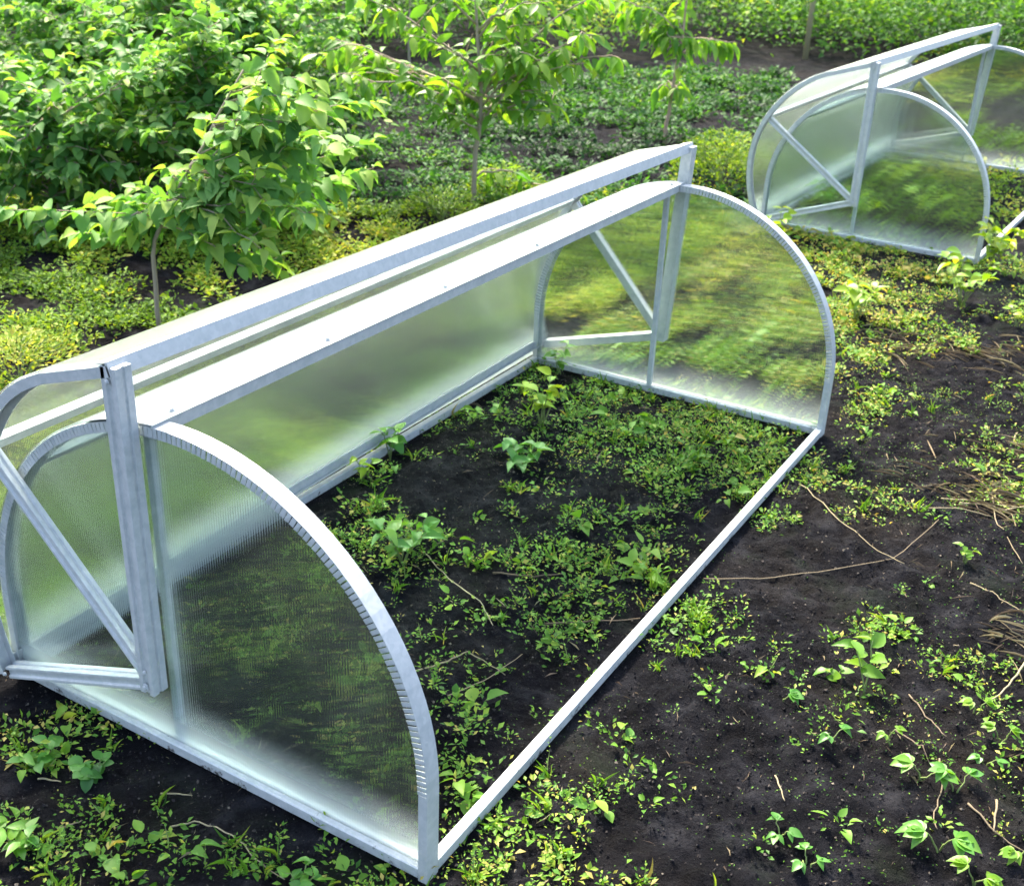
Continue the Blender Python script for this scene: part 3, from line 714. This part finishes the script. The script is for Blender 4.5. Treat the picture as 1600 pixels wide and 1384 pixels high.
tree('young_tree', G(250, 520), 'young tree with broad pale green leaves on a thin stem, nearest the open lid', 'tree',
     [sv(0, 0, .35), sv(.06, 0, .5), sv(.22, 0, .75), sv(.42, .05, 1.08)],
     spray(14, .15, .66, -.34, .14, .28, .4, .85)+spray(7, -.25, .1, -.14, .15, .25, .4, .6)+spray(8, .1, .5, -.05, .15, .25, .6, .95),
     'ovate', .085, 48, M['tree'], .15, .72, .2, .0105, 'young fruit trees')
tree('young_tree', G(740, 330), 'young cherry tree with drooping leaves in the middle behind the near cold frame', 'tree',
     [sv(.0, 0, .3), sv(.04, 0, .55), sv(0, .0, .9), sv(-.05, .05, 1.75)],
     spray(9, .2, .85, .1, .6, .4, .40, .8, .10)+spray(6, -.85, -.3, .05, .45, .4, .42, .8, .1)+spray(8, -.3, .35, .0, .35, .3, .36, .8)+[(.17, sv(.38, 0, -.06), .08)],
     'long', .115, 30, M['cherry'], .5, .72, .22, .017, 'young fruit trees')
tree('young_tree', G(1037, 228), 'slender young tree with a reddish stem and a tuft of pale leaves', 'tree',
     [sv(.02, 0, .35), sv(.06, 0, .7), sv(.08, 0, 1.6)],
     [(.36, sv(.12, .05, .03), .03), (.36, sv(-.13, -.05, .02), .03), (.37, sv(.02, -.1, .02), .03), (.38, sv(-.05, .1, .02), .03)]+spray(12, -.45, .5, .0, .3, .3, .55, .98),
     'long', .13, 36, M['cherry'], .9, .75, .2, .016, 'young fruit trees', 1.0)
tree('young_tree', G(640, 122), 'small far young tree with sparse drooping leaves left of the middle one', 'tree',
     [sv(.0, 0, .5), sv(.02, 0, 1.3)], spray(8, -.5, .5, -.1, .2, .3, .4, 1.0), 'long', .12, 26, M['cherry'], .8, .65, .2, .014, 'young fruit trees')

def shrub(base, label, W_, H_, n, size, tint, mat=M['tree'], group=None, leaf='ovate'):
    br = []
    for _ in range(n):
        a = rng.uniform(0, 2*math.pi); r = math.sqrt(rng.random()); e = rng.random()
        br.append((rng.uniform(.25, .9), (math.cos(a)*W_*r, math.sin(a)*W_*r*.7, H_*(.60*e-.12-.25*r)), .05))
    return tree('shrub', base, label, 'shrub', [(.01, 0, H_*.3), (.03, .02, H_*.7)], br, leaf, size*.78, 46, mat, .0, tint, .2, .013, group)
shrub(G(330, 345), 'large leafy green shrub in the middle of the left bushes', .95, 1.25, 62, .10, .6, group='shrubs on the left')
shrub(G(95, 350), 'leftmost green shrub of the nearer bushes with broad leaves', .85, 1.0, 52, .105, .58, group='shrubs on the left')
shrub(G(440, 250), 'green shrub at the right end of the left bushes beside the crop', .85, 1.3, 48, .10, .62, group='shrubs on the left')
shrub(G(250, 230), 'tall shrub standing behind the other bushes on the left', 1.2, 1.5, 62, .10, .6, group='shrubs on the left')

shrub(G(150, 190), 'broad green bush behind the leftmost one, below the cow parsley', 1.1, 1.35, 56, .10, .45, group='shrubs on the left')
shrub(G(400, 165), 'green bush at the back of the left bushes near the top of the picture', 1.1, 1.3, 56, .10, .5, group='shrubs on the left')

def umbel_plant(base, h, label, nfl):
    bz = float(hgt(*base)); root = tag(empty('cow_parsley', (base[0], base[1], bz)), label, 'wild plant', 'white flowering cow parsley')
    sm = MB(); Lf = Leaves('small'); heads = []
    for i in range(nfl+4):
        tip = np.array([rng.normal()*.16, rng.normal()*.16, h*(.7+.35*rng.random())]); P = curve_pts((0, 0, -.01), tip, .02, 7, .01)
        sm.tube(P, np.linspace(.004, .002, 7), 4, .4)
        if i < nfl: heads.append(tip)
        for k in range(1, 7):
            c = P[k]; a = rng.random()*6.28
            for j in range(26):
                rr = rng.random()*.13; Lf.add(c+np.array([math.cos(a)*rr, math.sin(a)*rr, .02*rng.random()+rr*.2])+rng.normal(size=3)*.022, rng.normal(size=3)+np.array([math.cos(a), math.sin(a), .2]), jup(1), .022, np.clip(.45+rng.normal()*.2, 0, 1))
    sm.build('stem', M['stem'], root, smooth=True); Lf.build('foliage', M['plant_green'], root)
    for tip in heads:
        F_ = Leaves('small')
        for j in range(150):
            a = rng.random()*6.28; r = .042*math.sqrt(rng.random()); F_.add(tip+np.array([math.cos(a)*r, math.sin(a)*r, .012-.008*(r/.042)**2+rng.normal()*.003]), np.array([math.cos(a), math.sin(a), .3]), jup(1, .3), .008, rng.random())
        F_.build('flower_head', M['flower'], root)
umbel_plant(G(10, 180), .75, 'white flowering cow parsley at the left edge of the picture', 4)
umbel_plant(G(100, 215), .62, 'cow parsley with three small white flower heads in front of the dark gap', 4)
umbel_plant(G(205, 90), .8, 'cow parsley farthest back among the bushes at the upper left', 3)
umbel_plant(G(60, 110), .85, 'tall feathery cow parsley at the upper left corner', 2)

# stakes and thin poles in the far bed
def stake(p, h, r, label, t, lean=(0, 0)):
    bz = float(hgt(*p)); mb = MB(); P = np.array([(0, 0, -.05), (lean[0]*.5, lean[1]*.5, h*.5), (lean[0], lean[1], h)]); mb.tube(P, [r, r*.95, r*.85], 8, t)
    o = mb.build('wooden_stake', M['dry'], None, smooth=True); o.location = (p[0], p[1], bz); tag(o, label, 'stake', 'garden stakes')
stake(G(1258, 92), 1.7, .034, 'pale straight wooden stake before the bright green undergrowth', 1.0)
stake(G(1478, 60), 1.3, .022, 'thin leaning stake at the top right above the far cold frame', .4, (-.12, 0))

# ------------------------------------------------------------------ single young plants
def young_plant(u, v, h, nst, size, label, mat='plant_green', leaf='ovate', spread=.06, tint=.5, pal=0, nl=4, lean=(0, 0), name='young_plant'):
    bx, by = G(u, v); bz = float(hgt(bx, by)); root = tag(empty(name, (bx, by, bz)), label, 'plant', 'young plants in the soil')
    for i in range(nst):
        a = 2*math.pi*i/nst+rng.random()*1.2; tip = np.array([math.cos(a)*spread+lean[0], math.sin(a)*spread+lean[1], h*(.65+.4*rng.random())])
        P = curve_pts((rng.normal()*.004, rng.normal()*.004, -.006), tip, h*.12, 6, .002)
        sm = MB(); sm.tube(P, np.linspace(.0019, .0009, 6)*(1+size*5), 5, .5); sm.build('stem', M['stem'], root, smooth=True)
        Lf = Leaves(leaf); out = np.array([math.cos(a), math.sin(a), 0.])
        if pal:
            side = np.array([-out[1], out[0], 0])
            for k in range(pal):
                b = (k-(pal-1)/2)*(2.1/max(1, pal-1)); D = out*math.cos(b)+side*math.sin(b)+np.array([0, 0, .12-.25*abs(b)*.4])
                Lf.add(P[-1], D, np.array([0, 0, 1.])+rng.normal(size=3)*.15, size*(1.05-.22*abs(b)), np.clip(tint+rng.normal()*.1, 0, 1))
        else:
            for k in range(nl):
                c = P[min(5, 2+k)]; b = a+(k-nl/2)*1.9; D = np.array([math.cos(b), math.sin(b), .25+rng.normal()*.25])
                Lf.add(c, D, jup(1, .3), size*(.7+.5*rng.random()), np.clip(tint+rng.normal()*.15, 0, 1))
        Lf.build('leaf', M[mat], root)
    return root
yp = young_plant
yp(845, 668, .17, 7, .062, 'bright yellow potato-like plant in the far left corner inside the near frame', 'plant_yellow', 'ovate', .07, .6)
yp(875, 585, .13, 3, .05, 'light green seedling against the far end sheet of the near frame', 'plant_green', 'ovate', .03, .8)
yp(815, 735, .08, 6, .06, 'spreading mid green plant in the middle of the near frame', 'plant_green', 'ovate', .06, .45)
yp(630, 885, .13, 8, .052, 'broad leaved green plant beside the curved near end inside the frame', 'plant_green', 'ovate', .07, .75)
yp(610, 715, .14, 4, .05, 'spindly green seedling leaning on the left rail inside the frame', 'plant_green', 'ovate', .035, .65)
yp(568, 755, .08, 3, .035, 'small yellowing plant on the left rail inside the near frame', 'plant_yellow', 'ovate', .03, .45)
yp(735, 668, .07, 3, .03, 'tiny yellow green seedling on dark soil near the left rail', 'plant_yellow', 'ovate', .03, .3)
yp(1352, 1085, .17, 2, .055, 'tall yellow green seedling with two bare stems on the open soil at the right', 'plant_yellow', 'ovate', .03, .15, 0, 4, (-.03, .03))
yp(1225, 1095, .035, 1, .034, 'single star shaped green leaf left of the two stemmed seedling', 'plant_green', 'ovate', .012, .45, 6)
yp(1300, 1060, .035, 2, .03, 'small green seedling between the star leaf and the two stemmed seedling', 'plant_yellow', 'ovate', .02, .1)
yp(1440, 1225, .06, 2, .045, 'pale green plant with toothed leaves at the lower right', 'plant_green', 'ovate', .03, .75, 4)
yp(1490, 1245, .05, 2, .038, 'green plant just right of the pale toothed one', 'plant_green', 'ovate', .03, .6, 4)
yp(1460, 1335, .06, 2, .05, 'bright green lobed plant near the bottom right corner', 'plant_green', 'ovate', .03, .7, 5)
yp(1525, 1120, .05, 2, .03, 'yellow green seedling at the right beside dry stalks', 'plant_yellow', 'ovate', .02, .2, 4)
yp(1560, 1165, .05, 2, .03, 'yellow green seedling right of the dry forked stalk', 'plant_yellow', 'ovate', .02, .2, 4)
yp(1505, 885, .06, 3, .025, 'small light green seedling alone on the soil at middle right', 'plant_yellow', 'ovate', .02, .15)
yp(1520, 1384, .05, 2, .036, 'yellow green plant cut by the bottom edge at the right', 'plant_yellow', 'ovate', .02, .2, 5)
yp(1590, 1345, .05, 2, .034, 'green plant in the bottom right corner', 'plant_yellow', 'ovate', .02, .2, 5)
yp(1385, 1165, .04, 2, .024, 'small seedling below the two stemmed one', 'plant_yellow', 'ovate', .015, .2, 3)
yp(1300, 1170, .03, 2, .03, 'small bluish green seedling at the lower middle right', 'plant_green', 'ovate', .02, .4, 3)
yp(1215, 1310, .03, 3, .028, 'low green seedling at the bottom right of the base rail', 'plant_green', 'ovate', .02, .4, 3)
yp(1260, 1350, .03, 3, .026, 'low green seedling at the bottom beside the reddish stalk', 'plant_green', 'ovate', .02, .5, 3)
yp(1540, 1200, .03, 2, .026, 'green seedling above the lower right lobed plant', 'plant_green', 'ovate', .02, .5, 3)
yp(1335, 505, .2, 6, .07, 'bushy yellow green plant just outside the far end of the near frame', 'plant_yellow', 'ovate', .07, .35)
yp(1500, 480, .24, 8, .075, 'large yellow green plant in front of the far cold frame corner', 'plant_yellow', 'ovate', .12, .4)
yp(1550, 430, .26, 9, .075, 'tall yellow plant beside the right rail of the far cold frame', 'plant_yellow', 'ovate', .1, .6)
yp(1212, 385, .2, 4, .06, 'yellow green plant between the near arch and the far cold frame', 'plant_yellow', 'ovate', .06, .55)
yp(1440, 352, .22, 7, .07, 'yellow plant inside the far cold frame near its front sheet', 'plant_yellow', 'ovate', .1, .5)
yp(1345, 345, .2, 6, .07, 'yellow green plant inside the far cold frame left of the other one', 'plant_yellow', 'ovate', .1, .4)
yp(1290, 330, .2, 6, .06, 'leftmost green plant inside the far cold frame', 'plant_green', 'ovate', .1, .8)
yp(1400, 300, .2, 7, .07, 'yellow plant deepest inside the far cold frame', 'plant_yellow', 'ovate', .1, .5)
yp(1585, 520, .1, 4, .04, 'small yellow plant on the brown soil at the right edge', 'plant_yellow', 'ovate', .05, .6)
yp(60, 1190, .04, 4, .045, 'broad leaved green weed at the left edge below the lid corner', 'plant_green', 'ovate', .03, .6)
yp(145, 1210, .04, 5, .03, 'round leaved bluish green weed before the near end rail', 'plant_green', 'round', .03, .35)
yp(170, 1345, .05, 1, .05, 'single upright green leaf at the bottom left', 'plant_green', 'ovate', .01, .8, 0, 1)
yp(30, 1330, .05, 4, .04, 'pale leafy weed in the bottom left corner', 'plant_green', 'ovate', .03, .8)
yp(470, 1384, .04, 4, .03, 'green weed at the bottom edge under the near end rail', 'plant_green', 'ovate', .03, .6)

def bushy(u, v, w_, h, n, size, label, mat, tint):
    bx, by = G(u, v); root = tag(empty('low_bush', (bx, by, float(hgt(bx, by)))), label, 'bush', 'low yellow bushes')
    Lf = Leaves('small'); sm = MB()
    for i in range(n):
        a = rng.random()*6.28; r = w_*rng.random()**.6; z = h*(1-.6*(r/w_)**2)*(.3+.75*rng.random())
        Lf.add((math.cos(a)*r, math.sin(a)*r, z), (math.cos(a), math.sin(a), .5+rng.normal()*.4), jup(1), size*(.6+.8*rng.random()), np.clip(tint+rng.normal()*.2, 0, 1))
    for i in range(12):
        a = rng.random()*6.28; sm.tube(curve_pts((0, 0, -.01), (math.cos(a)*w_*.7, math.sin(a)*w_*.7, h*.7), .03, 5, .005), np.linspace(.004, .002, 5), 4, .5)
    sm.build('stem', M['stem'], root); Lf.build('foliage', M[mat], root)
bushy(1125, 292, .34, .34, 2200, .028, 'round yellow green bush between the two cold frames', 'weed_yellow', .42)
bushy(690, 345, .22, .2, 800, .026, 'low yellow green bush at the foot of the middle young tree', 'weed_yellow', .45)
bushy(790, 320, .25, .22, 900, .03, 'yellow green weed clump right of the middle tree stem', 'weed_yellow', .4)
bushy(30, 600, .25, .2, 1200, .022, 'yellow weed clump at the left edge behind the open lid', 'weed_yellow', .8)

# ------------------------------------------------------------------ dry stalks lying on the soil
def stalk(pts, label, r=.0028, t=.6, lift=.008):
    P = []; r *= .72
    for (u, v) in pts:
        x, y = G(u, v); P.append((x, y, float(hgt(x, y))+lift))
    P = np.array(P); q = np.linspace(0, 1, len(P)); qq = np.linspace(0, 1, 4*len(P)); C = np.stack([np.interp(qq, q, P[:, i]) for i in range(3)], 1)
    C[:, :2] += rng.normal(size=(len(C), 2))*.0015; C[:, 2] = np.maximum(C[:, 2], hgt(C[:, 0], C[:, 1])+r)
    o0 = C[0].copy(); mb = MB(); mb.tube(C-o0, np.linspace(r, r*.55, len(C)), 5, t)
    o = mb.build('dry_stalk', M['dry'], None, smooth=True); o.location = o0; tag(o, label, 'stalk', 'dry stalks on the soil')
stalk([(1248, 760), (1310, 820), (1370, 862), (1410, 888)], 'long pale straw lying diagonally right of the base rail', .0025, .8)
stalk([(1100, 905), (1180, 903), (1290, 893), (1400, 875), (1465, 820)], 'long thin stalk lying level across the soil towards the right', .0028, .45)
stalk([(1550, 780), (1555, 815), (1600, 880)], 'bent dry stem at the right edge near the brushwood', .003, .6)
stalk([(1515, 915), (1560, 940), (1600, 965)], 'short pale stem by the right edge at mid height', .0028, .7)
stalk([(1600, 1045), (1570, 1090), (1545, 1110)], 'pale straight stalk leaning in from the right edge', .004, .8, .02)
stalk([(1420, 1090), (1450, 1130), (1475, 1160)], 'short brown twig above the pale toothed plant', .003, .3)
stalk([(1395, 1150), (1430, 1175), (1450, 1200)], 'curved reddish stalk just left of the toothed plant', .003, .2)
stalk([(1465, 1195), (1470, 1240), (1455, 1290), (1460, 1310)], 'curved pinkish twig running down to the lobed plant', .0028, .35)
stalk([(1510, 1270), (1560, 1310), (1600, 1330)], 'thin brown twig at the lower right corner', .0035, .4)
stalk([(1210, 1220), (1225, 1265)], 'tiny pale straw at the lower middle right', .0028, .7)
stalk([(1555, 1265), (1548, 1310)], 'short olive stalk standing at the lower right', .004, .5, .02)
stalk([(660, 870), (700, 915), (750, 950), (770, 985)], 'pale bent stalk falling away from the round leaved plant', .0028, .8)
stalk([(640, 1060), (700, 1035), (730, 1020), (790, 1050)], 'forked pale twig on the dark soil inside the near end', .003, .7)
stalk([(700, 1090), (760, 1060), (815, 1025)], 'thin grey twig crossing behind the forked one', .0022, .6)
stalk([(770, 905), (840, 908), (880, 905)], 'reddish brown stick lying in the middle of the frame', .004, .15)
stalk([(850, 978), (930, 975), (1000, 968)], 'long brown stick lying among weeds inside the near frame', .004, .25)
stalk([(265, 1285), (310, 1278), (370, 1310), (400, 1345), (445, 1372)], 'long curved pale stalk before the near end rail', .0028, .8)
stalk([(90, 1290), (130, 1280)], 'pinkish twig at the lower left among weeds', .003, .6)
stalk([(60, 1215), (95, 1217)], 'short yellow straw at the left', .0035, .8)
stalk([(250, 1235), (300, 1236)], 'short yellow straw before the near end rail', .003, .8)
for i, (u, v) in enumerate([(1500, 780), (1530, 790), (1570, 775), (1600, 800), (1480, 800)]):
    stalk([(u-30, v+rng.uniform(-8, 8)), (u+20, v+rng.uniform(-8, 8)), (u+70, v+rng.uniform(-14, 10))], ['lowest stalk of the brushwood at the right edge', 'second stalk of the brushwood at the right', 'thick stalk of the brushwood at the right', 'outermost stalk of the brushwood at the right edge', 'leftmost stalk of the brushwood at the right'][i], .004, rng.uniform(.3, .9), .012)
